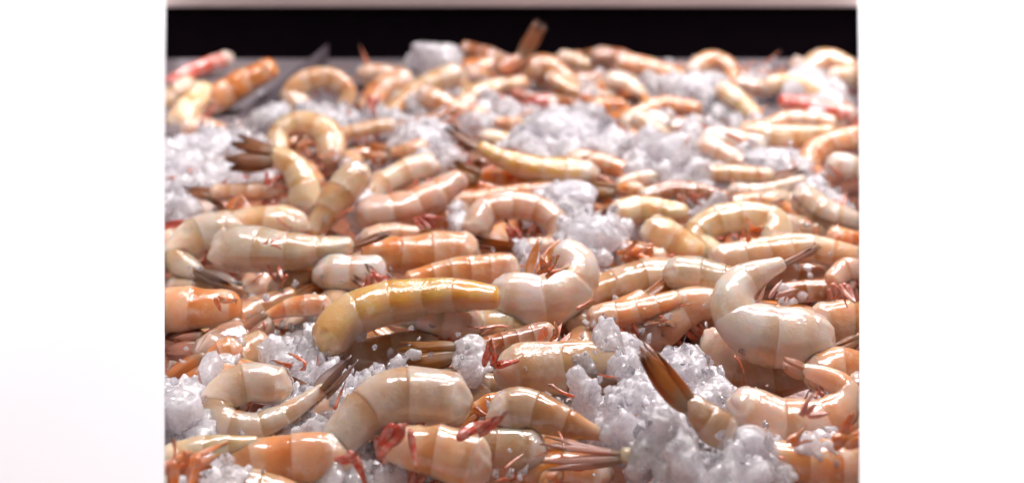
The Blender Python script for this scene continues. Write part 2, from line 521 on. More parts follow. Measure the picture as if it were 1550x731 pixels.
def build_legs(at, frame, hw, t0, t1, n, length, rnd):
    verts, faces, attr = [], [], []
    for i in range(n):
        s = t0 + (t1 - t0) * (i + 0.5) / n
        c, T = at(s)
        D, W = frame(T)
        for sd in (-1, 1):
            if rnd.random() < 0.12: continue
            lean = rnd.uniform(0.1, 0.9)
            A = unit(-D + T * lean + W * rnd.uniform(-0.2, 0.9))
            o = c - D * hw * 0.62 + W * sd * hw * 0.35
            X = unit(np.cross(A, W + T * rnd.uniform(-.6, .6)))
            Nn = unit(np.cross(A, X))
            ln = length * rnd.uniform(0.9, 1.6)
            blade(verts, faces, attr, o, A, X, Nn, ln, ln * 0.30, rnd.uniform(-0.1, 0.5), ln * 0.05, rnd.random() < 0.5)
    return verts, faces, attr

COLR = {
    'grey':  (0.66, 0.56, 0.44), 'white': (0.84, 0.76, 0.67), 'tan':   (0.55, 0.36, 0.20),
    'peach': (0.74, 0.37, 0.16), 'yellow': (0.72, 0.47, 0.12), 'cream': (0.78, 0.58, 0.33),
    'orange': (0.75, 0.29, 0.05), 'pink':  (0.76, 0.51, 0.37), 'red':   (0.66, 0.10, 0.06),
    'green': (0.62, 0.53, 0.34), 'brown': (0.40, 0.15, 0.05), 'amber': (0.76, 0.28, 0.02),
    'beige': (0.69, 0.47, 0.27),
}
FANC = {'orange': (0.78, 0.30, 0.07), 'red': (0.66, 0.10, 0.05), 'brown': (0.52, 0.22, 0.09), 'pink': (0.80, 0.42, 0.26),
        'clear': (0.60, 0.47, 0.40), 'amber': (0.60, 0.26, 0.04)}

def jit(c, rnd, a=0.05):
    f = 1 + rnd.uniform(-a, a)
    return (min(1, c[0] * f), min(1, c[1] * f * (1 + rnd.uniform(-a, a) * .5)), min(1, c[2] * f * (1 + rnd.uniform(-a, a))), 1)

def make_shrimp(label, pts, N, width, dors, roll, col, taper=1.0, fan=None, fancol='orange', dark=0.8, spread=0.22,
                fan_roll=0.9, fan_w=None, legs=None, legcol=(0.60, 0.13, 0.06), vein=0.0, group='raw headless shrimp heaped on ice', seed=1,
                cat='shrimp', meat=None):
    rnd = random.Random(seed)
    N = unit(np.array(N, float))
    v, f, a, at, frame, R, tot = build_body(pts, N, width, dors, roll, taper, rnd)
    V = np.array(v)
    base = Vector((float(V[:, 0].mean()), float(V[:, 1].mean()), float(V[:, 2].min())))
    b0 = np.array(base)
    root = thing('shrimp', label, cat, base, group)
    body = mesh_obj('body', V - b0, f, M_BODY, root, attr=a)
    body.color = jit(COLR[col], rnd)
    body['vein'] = float(vein) if vein else (0.6 if rnd.random() < .35 else 0.0)
    body['meat'] = float(rnd.uniform(.35, 1.0) if meat is None else meat)
    if fan is not None:
        c, T = at(1.0)
        D, W = frame(T)
        tip = np.array(fan)
        A = tip - c
        ln = float(np.linalg.norm(A))
        fv, ff, fa = build_fan(c - unit(A) * R * 0.25, A, D, W, ln + R * 0.25, fan_w or max(2.2 * R, ln * 0.5), spread, fan_roll)
        fo = mesh_obj('tail_fan', np.array(fv) - b0, ff, M_FAN, root, attr=fa)
        fo.color = jit(FANC[fancol], rnd, 0.1)
        fo['dark'] = float(dark)
    if legs is None and rnd.random() < .5:
        legs = (.15, .8, 4, rnd.uniform(.22, .4))
    if legs:
        t0, t1, n, ll = legs
        lv, lf, la = build_legs(at, frame, width / 2, t0, t1, n, ll * width, rnd)
        if lv:
            lo = mesh_obj('swimmerets', np.array(lv) - b0, lf, M_LEG, root, attr=la)
            lo.color = jit(legcol, rnd, 0.1)
    return root

SEEDC = [100]
def traced(label, px, w, col, fan=None, lift=0.0, tilt=42, dors=None, roll=0.35, slope=0.0, **kw):
    """px: spine in photo pixels from the cut head end to the tail; laid on a tilted plane of the heap"""
    SEEDC[0] += 1
    cxm = sum(p[0] for p in px) / len(px); cym = sum(p[1] for p in px) / len(px)
    C = np.array(px2pt(cxm, cym, lift))
    a = math.radians(tilt)
    n = unit(np.array((slope, -math.sin(a), math.cos(a))))
    cam0 = np.array((0, 0, HC))
    def onplane(p):
        d = np.array(((p[0] - CX) / F, 1.0, -(p[1] - YH) / F))
        s = np.dot(C - cam0, n) / np.dot(d, n)
        return cam0 + d * s
    P = [onplane(p) for p in px]
    width = 1.13 * w / F * C[1]
    if dors is None:
        # convex side of the curve, else upward in the picture
        a0, a1, m = np.array(px[0]), np.array(px[-1]), np.array(px[len(px) // 2])
        ch = a1 - a0
        off = ch[0] * (m - a0)[1] - ch[1] * (m - a0)[0]
        bulge = abs(off) / (np.linalg.norm(ch) ** 2 + 1e-6)
        T = P[-1] - P[0]
        B = np.cross(n, T)
        if bulge > 0.07:
            mid = P[len(P) // 2] - (P[0] + P[-1]) / 2
            dors = 1 if np.dot(B, mid) > 0 else -1
        else:
            dors = 1 if B[2] > 0 else -1
    f3 = onplane(fan) if fan else None
    return make_shrimp(label, P, n, width, dors, roll, col, fan=f3, seed=SEEDC[0], **kw)

# ------------------------------------------------------------------ the shrimp one can pick out, front to back
T = traced
# --- front rows
T('grey shrimp bent double at the lower left, its tail pointing up to the right', [(420,588),(378,585),(338,607),(335,640),(375,650),(430,630),(488,590)], 62, 'grey', fan=(529,545), fancol='clear', dark=.5, taper=1.05, dors=None, lift=.008, vein=1, legs=(.1,.4,3,.25), legcol=(.6,.16,.05), fan_w=.028, spread=.3)
T('greenish thin shrimp along the lower left edge with red legs underneath', [(236,712),(285,690),(330,680),(386,670)], 46, 'green', legs=(.1,.6,4,.6), lift=.012, roll=.2, dors=1, vein=1)
T('peach shrimp lying level at the bottom left, a long white gleam on top', [(505,697),(440,703),(375,710),(322,735)], 76, 'peach', taper=.5, lift=.004, roll=.5)
T('large pale shrimp sloping down left from a fat rounded end, red legs below', [(682,612),(640,607),(588,612),(545,640),(508,684),(476,738)], 88, 'grey', lift=.016, roll=.3, legs=(.12,.6,5,.5), legcol=(.75,.15,.10), taper=1.05)
T('banded shrimp at the bottom centre with a white meat end facing right', [(716,706),(678,694),(635,685),(600,676)], 78, 'beige', lift=.014, roll=.55, taper=.5)
T('tan shrimp right of the white meat end at the bottom, red legs at its left', [(806,688),(770,684),(728,678),(692,676)], 64, 'tan', taper=.4, lift=.004, legs=(.55,.95,3,.75), legcol=(.62,.07,.05), dors=-1)
T('tan ringed shrimp with a narrow end pointing right, below the white-bodied ringed one', [(760,628),(790,624),(830,634),(870,648),(906,658)], 62, 'tan', taper=1.1, lift=.014, roll=.6)
T('pale green shrimp at the bottom with a spiky pinkish tail pointing left', [(1115,738),(1052,720),(992,702),(944,690)], 58, 'green', fan=(826,686), fancol='pink', dark=.25, lift=.006, vein=1, fan_w=.011, spread=.2)
T('orange-grey shrimp half hidden at the bottom edge under a spiky pinkish tail', [(905,722),(850,717),(796,722)], 66, 'orange', taper=.4, lift=-.006)
T('thick ringed shrimp, white ragged end, left of the big ice mound, red on top', [(778,560),(820,556),(868,552),(925,545)], 80, 'beige', taper=.4, lift=.012, roll=.15, dors=-1, legs=(.2,.5,2,.3), legcol=(.65,.16,.06))
T('small yellowish white wedge of shrimp meat under the curled white shrimp', [(735,500),(765,497),(820,505)], 58, 'cream', taper=1.1, lift=.0, roll=.4)
T('thin dark shrimp tail with an amber fan lying across pale shrimp in the centre', [(830,505),(790,516),(742,526),(690,530)], 34, 'brown', fan=(607,537), fancol='amber', dark=.3, lift=.016, taper=.7, fan_w=.022, spread=.2, vein=1)
T('dull tan shrimp lying level under the long yellow one', [(650,540),(600,540),(535,545)], 62, 'tan', taper=.4, lift=-.008)
T('greyish shrimp with red legs tucked under the thin dark tail', [(655,585),(720,585),(788,592)], 54, 'grey', taper=.5, lift=-.004, legs=(.5,.95,3,.6), legcol=(.62,.12,.05), dors=-1, roll=.1)
T('short orange tail end poking out beside the rings of a tan shrimp', [(765,612),(742,615),(722,622)], 34, 'orange', fan=(692,645), fancol='orange', dark=.2, lift=.006, taper=.5)
T('glossy white shrimp curled into a hook on the right, its tail spike pointing up right', [(1232,508),(1195,508),(1150,502),(1117,476),(1117,443),(1142,420),(1183,401)], 86, 'white', fan=(1237,376), fancol='pink', dark=.25, lift=.030, roll=.35, tilt=50, legs=(.42,.75,3,.22), legcol=(.70,.36,.28), fan_w=.007, spread=.02, taper=1.22)
T('translucent pinkish shrimp under the hooked white one', [(1085,520),(1115,558),(1165,572),(1215,562)], 62, 'pink', taper=.4, lift=-.004)
T('pale pink shrimp curled with its tail tip folded over, at the lower right', [(1128,614),(1172,632),(1225,637),(1266,622),(1276,595),(1250,574),(1218,562)], 72, 'pink', fan=(1186,549), fancol='pink', dark=.0, lift=.020, tilt=48, roll=.4, taper=1.15, legs=(.45,.75,3,.3), legcol=(.66,.24,.14), fan_w=.014, spread=.1)
T('peach shrimp with red legs on top at the bottom right corner', [(1318,712),(1250,708),(1172,700)], 70, 'peach', taper=.35, lift=.008, dors=-1, roll=.4, legs=(.25,.95,5,.6), legcol=(.66,.17,.07))
T('tan tail end standing upright in the ice, its fan dark brown and orange', [(1094,658),(1070,640),(1044,612)], 56, 'tan', fan=(977,529), fancol='orange', dark=.6, lift=.030, tilt=66, taper=.7, fan_w=.025, spread=.10, fan_roll=.35)
T('peach shrimp at the right edge just below the hooked white one', [(1240,572),(1275,562),(1318,572)], 62, 'peach', taper=.3, lift=.004)
T('orange-pink shrimp standing on end at the right edge', [(1300,580),(1308,615),(1300,650)], 46, 'peach', taper=.3, lift=-.004, tilt=60)
T('round orange-beige end of a shrimp touching the hook of the white one on its right', [(1248,495),(1290,492),(1335,505)], 64, 'peach', taper=.3, lift=.006)
T('dark thin tail tip at the right edge below the round orange-beige end', [(1335,492),(1315,502),(1298,512)], 24, 'brown', fan=(1260,532), fancol='brown', dark=.9, lift=.018, spread=.1, fan_w=.012)
T('foil-bright white and pink shrimp behind the big ice mound', [(988,508),(1015,486),(1046,466),(1082,462)], 60, 'pink', taper=.5, lift=.004, roll=.7, tilt=50)
T('narrow peach shrimp with a dark line along its back, right of centre', [(902,486),(960,476),(1025,456)], 42, 'peach', vein=1, taper=.5, lift=.010, roll=.1)
T('grey-green ringed shrimp pointing at the hooked white one from its left', [(1022,418),(1055,420),(1092,426),(1135,424)], 52, 'green', taper=.6, lift=.018, roll=.2)
T('pale peach shrimp tapering down left from the grey-green ringed one', [(1020,422),(965,432),(915,446),(856,482)], 62, 'beige', taper=1.0, lift=.004)
T('long cream shrimp lying level behind the tail of the hooked white one', [(1092,397),(1140,390),(1190,382),(1240,382),(1312,398)], 48, 'beige', taper=.4, lift=.006)
T('red-brown glassy shrimp squeezed between two pale ones at the right edge', [(1310,452),(1245,443),(1188,446)], 38, 'brown', taper=.4, lift=.004, roll=.5)
T('small pink curl with drooping legs at the right edge', [(1312,415),(1282,412),(1262,428)], 38, 'pink', taper=.4, lift=.018, legs=(.2,.9,4,.7), legcol=(.62,.22,.16))
T('white shrimp curled into a C in the very centre, orange legs in its hollow', [(766,450),(800,453),(838,448),(868,428),(872,403),(852,386)], 78, 'white', lift=.022, roll=.2, tilt=46, taper=.6, legs=(.15,.45,3,.5), legcol=(.68,.26,.07))
T('long yellow shrimp with a dark line along its top, left of the white C', [(502,515),(530,484),(585,463),(650,452),(700,450),(746,453)], 66, 'yellow', meat=0.0, vein=1, lift=.020, roll=.05, taper=.75)
T('plump pinkish white shrimp tucked under the long yellow one', [(712,490),(670,489),(632,484),(594,478)], 54, 'white', taper=.6, lift=.008)
T('orange-beige shrimp resting on the back of the long yellow one', [(772,408),(725,412),(672,418),(622,428)], 44, 'peach', taper=.5, lift=.010, roll=.5)
T('orange banded shrimp with its cut end facing right, next to the dark pointed tail', [(704,386),(660,389),(610,391),(562,386)], 62, 'peach', taper=.35, lift=.010, roll=.4)
T('loosely curled glassy shrimp with a dark brown tail tip pointing left', [(722,352),(738,325),(776,315),(818,324),(845,350),(835,374),(800,376)], 46, 'pink', fan=(714,364), fancol='amber', dark=1.0, lift=.016, roll=.4, taper=.6, fan_w=.019, spread=.1, legs=(.2,.6,3,.4), legcol=(.5,.12,.06))
T('grey-tan shrimp on the left ending in a long thin dark tail pointing right', [(340,382),(380,382),(430,386),(480,382),(528,373)], 66, 'grey', fan=(588,354), fancol='brown', dark=.8, lift=.020, roll=.1, taper=1.0, vein=1, spread=.06, fan_w=.010, legs=(.35,.5,2,.2), legcol=(.66,.1,.05))
T('grey shrimp on the left with a black-tipped glassy tail fan hanging down', [(345,352),(302,362),(272,390),(300,412)], 62, 'grey', fan=(362,434), fancol='clear', dark=1.0, lift=.014, fan_w=.030, spread=.35, roll=.4, legs=(.2,.5,2,.3))
T('cream shrimp lying behind the two grey ones on the left', [(448,342),(405,338),(350,342),(300,352),(262,372)], 58, 'cream', taper=.6, lift=.008, legs=(.3,.6,2,.3), legcol=(.66,.2,.06), dors=1)
T('plump orange shrimp cut off by the left edge', [(232,476),(290,474),(350,472)], 68, 'peach', taper=.4, lift=.010, roll=.45)
T('reddish beige tail fan drooping onto ice at the left', [(490,464),(440,468),(402,480)], 34, 'peach', fan=(352,528), fancol='pink', dark=.3, lift=.014, spread=.25, fan_w=.030)
T('white rounded shrimp end with a red tear, above the long yellow one', [(492,417),(530,419),(572,412)], 56, 'white', taper=.4, lift=.008, legs=(.6,1,3,.4), legcol=(.6,.05,.03))
T('speckled beige shrimp in the shade under the long thin dark tail', [(425,440),(470,436),(515,446)], 54, 'beige', taper=.4, lift=-.006)
T('dim shrimp in the shade left of the reddish beige tail fan', [(262,440),(310,445),(360,452)], 44, 'tan', taper=.4, lift=-.010)
T('ragged orange-red tail fan at the left edge over ice', [(352,532),(330,540),(312,546)], 42, 'orange', fan=(251,592), fancol='orange', dark=.25, lift=.004, spread=.3, fan_w=.034)
T('dull pinkish tail fan behind the ragged orange-red one at the left edge', [(360,500),(330,510),(305,515)], 38, 'tan', fan=(252,522), fancol='pink', dark=.2, lift=.0, spread=.25, fan_w=.030)
T('beige stub of shrimp standing behind the bent grey one at the lower left', [(344,560),(370,545),(398,525)], 56, 'beige', taper=.3, lift=-.004)
T('orange legs and shell of a shrimp in the bottom left corner', [(300,722),(270,722),(235,735)], 40, 'green', taper=.3, lift=.006, legs=(.1,.9,5,.9), legcol=(.68,.22,.05))
# --- middle rows
T('peach-beige shrimp leaning steeply down left, behind the cream one', [(543,265),(522,293),(497,325),(474,354)], 54, 'beige', taper=.7, lift=.016, tilt=50, dors=-1, vein=1)
T('white banded shrimp sloping up right to an orange end, left of centre', [(556,326),(600,320),(642,305),(694,272)], 54, 'pink', taper=.6, lift=.014, dors=-1, roll=.5)
T('small plump white shrimp above the white banded one', [(650,254),(618,265),(588,280),(560,305)], 44, 'white', taper=.6, lift=.016, roll=.5)
T('thin peach shrimp squeezed between two white ones left of centre', [(640,284),(590,297),(535,322)], 38, 'peach', taper=.4, lift=.004)
T('cream shrimp bending upward to a split brown tail fan at the upper left', [(458,318),(457,288),(442,255),(414,236)], 50, 'cream', fan=(349,230), fancol='brown', dark=.6, lift=.026, tilt=58, spread=.35, fan_w=.030, taper=.85)
T('level thin shrimp at the left with a dark brown tail tip and a red spot', [(425,290),(375,293),(325,293)], 30, 'pink', fan=(279,290), fancol='brown', dark=.8, lift=.016, taper=.3, fan_w=.018, spread=.1, legs=(0,.3,2,.5), legcol=(.6,.06,.04))
T('cream curled shrimp with an orange hollow at the upper left', [(500,238),(492,205),(455,190),(425,205),(424,232)], 44, 'cream', taper=.5, lift=.012, legs=(.2,.6,3,.5), legcol=(.65,.28,.08))
T('beige shrimp curled into a ring against the steel at the back left', [(462,168),(446,146),(468,125),(503,122),(525,142),(518,166)], 38, 'beige', taper=.5, lift=.012, tilt=60)
T('straight orange banded shrimp pointing up right at the back left', [(325,158),(365,132),(410,107)], 46, 'orange', taper=.4, lift=.022, tilt=60)
T('dull cream shrimp left of the straight orange banded one', [(272,192),(296,162),(312,138)], 46, 'cream', taper=.3, lift=.006)
T('dark red shrimp at the back left corner', [(345,92),(300,108),(258,128)], 28, 'red', taper=.3, lift=.004)
T('dim beige shrimp at the left edge behind the ice', [(235,165),(262,150),(290,128)], 36, 'tan', taper=.3, lift=.004)
T('peach shrimp with red stripes at the back, right of the ring', [(612,128),(582,138),(560,168)], 44, 'peach', taper=.3, lift=.012, legs=(.1,.9,4,.5), legcol=(.6,.1,.04))
T('long pale shrimp slanting down left from the ice block at the back', [(692,114),(652,130),(620,150),(588,178)], 36, 'beige', taper=.5, lift=.016)
T('red-brown tail standing upright against the black panel', [(752,112),(772,100),(788,88)], 34, 'brown', fan=(818,38), fancol='brown', dark=.5, lift=.026, tilt=75, spread=.1, fan_w=.024)
T('red-brown shrimp beside the ice block at the back', [(765,100),(728,84),(702,76)], 30, 'brown', taper=.4, lift=.018)
T('long amber shrimp across the middle with a dark tail tip at its upper left', [(890,266),(850,263),(800,255),(757,241),(728,225)], 44, 'yellow', fan=(680,194), fancol='brown', dark=1.0, lift=.028, roll=.05, taper=.8, fan_w=.018, spread=.1, vein=1)
T('orange tail with a black spot under the long amber shrimp', [(805,274),(755,270),(725,268)], 36, 'orange', fan=(684,254), fancol='amber', dark=.5, lift=.014, fan_w=.030)
T('dark orange shrimp in the gap below the long amber one', [(800,295),(745,290),(700,285)], 36, 'orange', taper=.3, lift=-.002)
T('peach shrimp lying level right of the long amber one', [(866,246),(908,250),(950,262)], 34, 'peach', taper=.4, lift=.014)
T('vivid amber tail stub beside the ice right of centre', [(968,291),(948,288),(932,286)], 26, 'amber', fan=(882,283), fancol='amber', dark=.0, lift=.014, spread=.1, fan_w=.024)
T('flat peach shrimp arching over the glassy curl', [(690,310),(760,300),(835,285)], 32, 'peach', taper=.4, lift=.008)
T('pinkish shrimp with an orange tail stub above the orange banded one', [(556,364),(595,356),(630,358)], 34, 'pink', fan=(668,356), fancol='amber', dark=.0, taper=.4, lift=.006, spread=.1, fan_w=.024)
T('shrimp with a bright red tail at the left edge', [(330,335),(305,338),(285,341)], 26, 'pink', fan=(246,342), fancol='red', dark=.0, lift=.008, spread=.1, fan_w=.020)
T('pinkish shrimp at the left edge under the bright red tail', [(240,380),(262,372),(290,362)], 46, 'pink', taper=.3, lift=.0)
T('orange shrimp tail with spread spikes, behind the small plump white one', [(640,226),(610,232),(590,231)], 30, 'peach', fan=(550,228), fancol='orange', dark=.4, lift=.014, spread=.4, fan_w=.030)
T('thin cream shrimp lying level beside the spread orange spikes', [(592,191),(545,199),(498,207)], 24, 'beige', taper=.5, lift=.014)
T('cream banded shrimp with a black dot at its end, right of centre', [(936,326),(985,322),(1034,327)], 44, 'cream', taper=.5, lift=.012, roll=.4)
T('red-rimmed hollow shrimp behind the cream banded one', [(978,300),(1030,289),(1098,300)], 28, 'brown', taper=.4, lift=.012, legs=(.1,.9,4,.4), legcol=(.5,.13,.06))
T('yellow-cream shrimp curled round orange legs, right of centre', [(1172,368),(1168,342),(1130,334),(1085,340),(1056,362),(1082,386)], 50, 'cream', taper=.4, lift=.014, legs=(.2,.6,3,.55), legcol=(.68,.22,.07))
T('cut yellow shrimp end left of the yellow-cream curl', [(988,352),(1012,366),(1052,388)], 54, 'cream', taper=.4, lift=.012)
T('shrimp with a tangle of orange legs between the ice and the cut yellow end', [(998,398),(945,388),(908,412)], 40, 'peach', taper=.4, lift=.006, legs=(.1,.9,5,.7), legcol=(.66,.26,.08), dors=-1)
T('glassy grey shrimp with white gleams at the right edge', [(1216,300),(1250,324),(1296,338)], 46, 'grey', taper=.4, lift=.012, roll=.6)
T('amber shrimp end at the right edge behind the long cream one', [(1262,360),(1290,366),(1318,372)], 32, 'amber', taper=.3, lift=.004)
T('red shrimp lying flat at the back right', [(1288,176),(1235,165),(1185,156)], 30, 'red', taper=.4, lift=.012)
T('long beige shrimp with a black tail tip pointing up, at the upper right', [(1132,204),(1180,213),(1230,206),(1260,199)], 44, 'beige', fan=(1284,182), fancol='brown', dark=1.0, lift=.018, fan_w=.014, spread=.1)
T('peach shrimp bent round white meat at the upper right edge', [(1312,212),(1252,224),(1226,250),(1245,285)], 42, 'peach', taper=.4, lift=.012)
T('round white shrimp end at the right edge inside the bent peach one', [(1264,252),(1288,256),(1318,262)], 40, 'white', taper=.3, lift=.022)
T('bright white shrimp end between ice lumps at the upper right', [(1072,212),(1110,216),(1152,222)], 38, 'white', taper=.4, lift=.014)
T('cream shrimp standing slantwise by the ice at the back right', [(1094,138),(1118,158),(1142,178)], 36, 'cream', taper=.4, lift=.016)
T('peach shrimp arched over an ice block at the back right', [(1048,112),(1074,94),(1100,102),(1112,128)], 30, 'peach', taper=.4, lift=.020)
T('dull beige shrimp curled at the back right corner', [(1228,108),(1250,92),(1300,112)], 34, 'tan', taper=.3, lift=.014)
T('brown shrimp lying along the back right of centre', [(942,96),(1000,110),(1045,126)], 32, 'peach', taper=.4, lift=.012)
T('thin grey shrimp lying level with a dark tail tip pointing right', [(1060,266),(1118,266),(1165,268)], 30, 'beige', fan=(1214,261), fancol='brown', dark=1.0, lift=.016, taper=.4, fan_w=.016, spread=.1)
# --- the blurred back rows
back = [
 ('cream shrimp in the back rows left of the white ice field', [(690,160),(735,140),(792,150)], 40, 'cream'),
 ('small red-ended shrimp poking out of the white ice field', [(805,197),(780,192),(752,186)], 28, 'pink'),
 ('peach shrimp below the long slanting pale one at the back', [(640,166),(690,168),(735,180)], 32, 'peach'),
 ('shrimp with a red flank in the middle of the back rows', [(835,168),(805,156),(778,148)], 28, 'red'),
 ('beige shrimp in the back rows right of the red-flanked one', [(838,122),(880,140),(925,160)], 34, 'beige'),
 ('little amber shrimp on the far edge of the white ice field', [(900,168),(920,160),(940,150)], 24, 'amber'),
 ('bright white shrimp end in the back rows near the panel', [(922,126),(948,130),(985,138)], 34, 'white'),
 ('peach shrimp lying level behind the right-hand ice', [(946,168),(1000,162),(1056,168)], 32, 'peach'),
 ('pale shrimp sunk in the right-hand ice', [(985,188),(1020,192),(1060,190)], 32, 'white'),
 ('orange-backed shrimp leaning on the ice block at the back', [(745,112),(715,106),(680,104)], 32, 'orange'),
 ('peach shrimp under the upright red-brown tail', [(790,112),(830,104),(868,108)], 36, 'peach'),
 ('cream shrimp on the rear crest right of the upright tail', [(850,92),(890,100),(930,104)], 28, 'beige'),
 ('orange-brown shrimp on the rear crest under the black panel', [(905,104),(945,92),(985,96)], 26, 'brown'),
 ('pink-brown shrimp far back at the right rim', [(1120,124),(1160,134),(1205,140)], 30, 'pink'),
 ('cream shrimp behind the flat red one', [(1160,132),(1200,128),(1250,135)], 30, 'cream'),
 ('tan shrimp on the rear rim at the far right', [(1262,122),(1290,118),(1320,125)], 30, 'tan'),
 ('white-ended shrimp under the flat red one', [(1150,190),(1200,185),(1260,180)], 32, 'pink'),
 ('beige shrimp between the two right-hand ice lumps', [(960,205),(1010,215),(1050,235)], 30, 'beige'),
 ('cream shrimp peeping out above the long amber one', [(735,205),(780,215),(830,232)], 28, 'cream'),
 ('pink shrimp in the back rows behind the peach striped one', [(548,120),(580,112),(625,108)], 28, 'pink'),
 ('brownish shrimp at the foot of the long slanting pale one', [(600,190),(650,186),(695,178)], 28, 'brown'),
 ('pale pink shrimp behind the thin one with the dark tail tip', [(1060,240),(1110,245),(1165,250)], 32, 'pink'),
 ('grey shrimp in front of the thin one with the dark tail tip', [(1110,296),(1160,290),(1215,284)], 34, 'grey'),
 ('peach shrimp behind the yellow-cream curl', [(1100,318),(1150,312),(1200,325)], 36, 'peach'),
 ('cream shrimp right of the yellow-cream curl', [(1195,345),(1230,350),(1262,352)], 34, 'beige'),
 ('white shrimp lying between ice and the red-rimmed hollow one', [(940,270),(985,275),(1040,282)], 32, 'white'),
 ('cream shrimp in the shade behind the bent grey one with the black-tipped fan', [(250,322),(290,318),(335,322)], 32, 'beige'),
 ('orange shrimp deep in the gap left of the white C', [(600,335),(650,332),(700,335)], 34, 'orange'),
 ('peach shrimp in the shade under the narrow peach one with the dark line', [(870,490),(920,498),(975,500)], 40, 'peach'),
]
for i, (lb, p, w_, c_) in enumerate(back):
    if p[0][1] < 300:                     # tumbled: turned and bent a little
        mx_, my_ = p[1]; ro = random.uniform(-.45, .45); cr = random.uniform(-.25, .25)
        q = []
        for (x_, y_) in p:
            dx, dy = x_ - mx_, y_ - my_
            q.append((mx_ + dx * math.cos(ro) - dy * math.sin(ro), my_ + dx * math.sin(ro) + dy * math.cos(ro) + cr * abs(dx)))
        p = q
    T(lb, p, w_ * random.uniform(.85, 1.1), c_, taper=.45 + .3 * random.random(), lift=.008 + .006 * random.random() if p[0][1] < 300 else .0,
      roll=random.uniform(.1, .8), tilt=random.uniform(35, 68), legs=(.2, .7, 3, .4) if i % 3 == 0 else None, legcol=(.62, .15, .07))

# ------------------------------------------------------------------ bunches of torn legs that show plainly
ROOTS = {o['label']: o for o in COL.objects if o.parent is None and o.get('category') == 'shrimp'}
def leg_bunch(start, px, py, z, n, size, down, col):
    root = next(o for k, o in ROOTS.items() if k.startswith(start))
    rr = random.Random(int(px * 7 + py))
    c0 = np.array(px2pt(px, py, z)); b0 = np.array(root.location)
    v, f, a = [], [], []
    for i in range(n):
        ang = down + rr.uniform(-.7, .7)
        A = unit(np.array((math.cos(ang), rr.uniform(-.35, .2), math.sin(ang))))
        X = unit(np.cross(A, np.array((rr.uniform(-.4, .4), -.6, .7)))); Nn = unit(np.cross(A, X))
        Nn = Nn if Nn[2] > 0 else -Nn
        ln = size * rr.uniform(.7, 1.3)
        o = c0 + np.array((rr.uniform(-.5, .5), rr.uniform(-.15, .15), rr.uniform(-.2, .2))) * size * .8
        blade(v, f, a, o, A, X, Nn, ln * .8, ln * rr.uniform(.2, .36), rr.uniform(-1.1, 1.1), ln * .08, rr.random() < .3)
    m = mesh_obj('swimmerets', np.array(v) - b0, f, M_LEG, root, attr=a)
    m.color = (*col, 1)
RED = (0.62, 0.10, 0.06); ORA = (0.80, 0.24, 0.05); PNK = (0.74, 0.30, 0.22)
for b in [
 ('large pale shrimp sloping', 608, 648, .036, 6, .014, -2.0, RED), ('large pale shrimp sloping', 512, 688, .030, 3, .014, .05, RED),
 ('tan shrimp right of the white meat', 712, 658, .030, 6, .016, .4, RED), ('thick ringed shrimp', 834, 513, .040, 5, .009, 1.2, ORA),
 ('greyish shrimp with red legs', 740, 556, .020, 5, .014, .9, RED), ('white shrimp curled into a C', 818, 416, .040, 5, .014, .9, ORA),
 ('white rounded shrimp end', 560, 414, .024, 5, .012, -1.0, RED), ('grey-tan shrimp on the left', 405, 370, .040, 4, .007, .5, RED),
 ('glossy white shrimp curled', 1176, 452, .046, 4, .011, 1.2, (.74,.42,.34)), ('small pink curl', 1268, 434, .034, 6, .014, -1.6, PNK),
 ('peach shrimp with red legs on top', 1270, 672, .036, 6, .018, .5, ORA), ('peach shrimp with red legs on top', 1200, 672, .034, 4, .012, 1.0, ORA),
 ('greenish thin shrimp', 287, 690, .034, 4, .018, -1.5, ORA), ('orange legs and shell', 262, 712, .026, 6, .018, .6, ORA),
 ('yellow-cream shrimp curled', 1136, 362, .030, 6, .014, 1.2, ORA), ('shrimp with a tangle', 948, 384, .024, 9, .018, -.5, ORA),
 ('level thin shrimp at the left', 408, 280, .032, 4, .010, 1.0, RED), ('cream shrimp lying behind', 352, 312, .022, 5, .011, .4, ORA),
 ('loosely curled glassy', 775, 348, .024, 6, .012, -1.2, RED), ('cream curled shrimp', 458, 215, .030, 6, .012, -.8, ORA),
 ('peach shrimp with red stripes', 566, 148, .028, 4, .018, -1.5, RED), ('bright white shrimp end', 1060, 190, .026, 5, .014, -.6, RED),
 ('pale pink shrimp curled', 1215, 630, .044, 3, .009, .8, PNK), ('plump orange shrimp', 335, 450, .030, 3, .010, -.6, ORA),
 ('white banded shrimp', 636, 330, .020, 6, .014, -.4, RED), ('cut yellow shrimp end', 990, 372, .026, 4, .012, -2.4, ORA),
 ('shrimp with a red flank', 800, 152, .030, 4, .016, -.5, RED), ('peach shrimp under the upright', 745, 108, .034, 4, .022, -.2, ORA),
 ('beige shrimp in the back rows', 880, 146, .022, 4, .016, .2, ORA), ('red-rimmed hollow', 1035, 296, .022, 6, .014, -.4, (0.5, .12, .06)),
]: leg_bunch(*b)

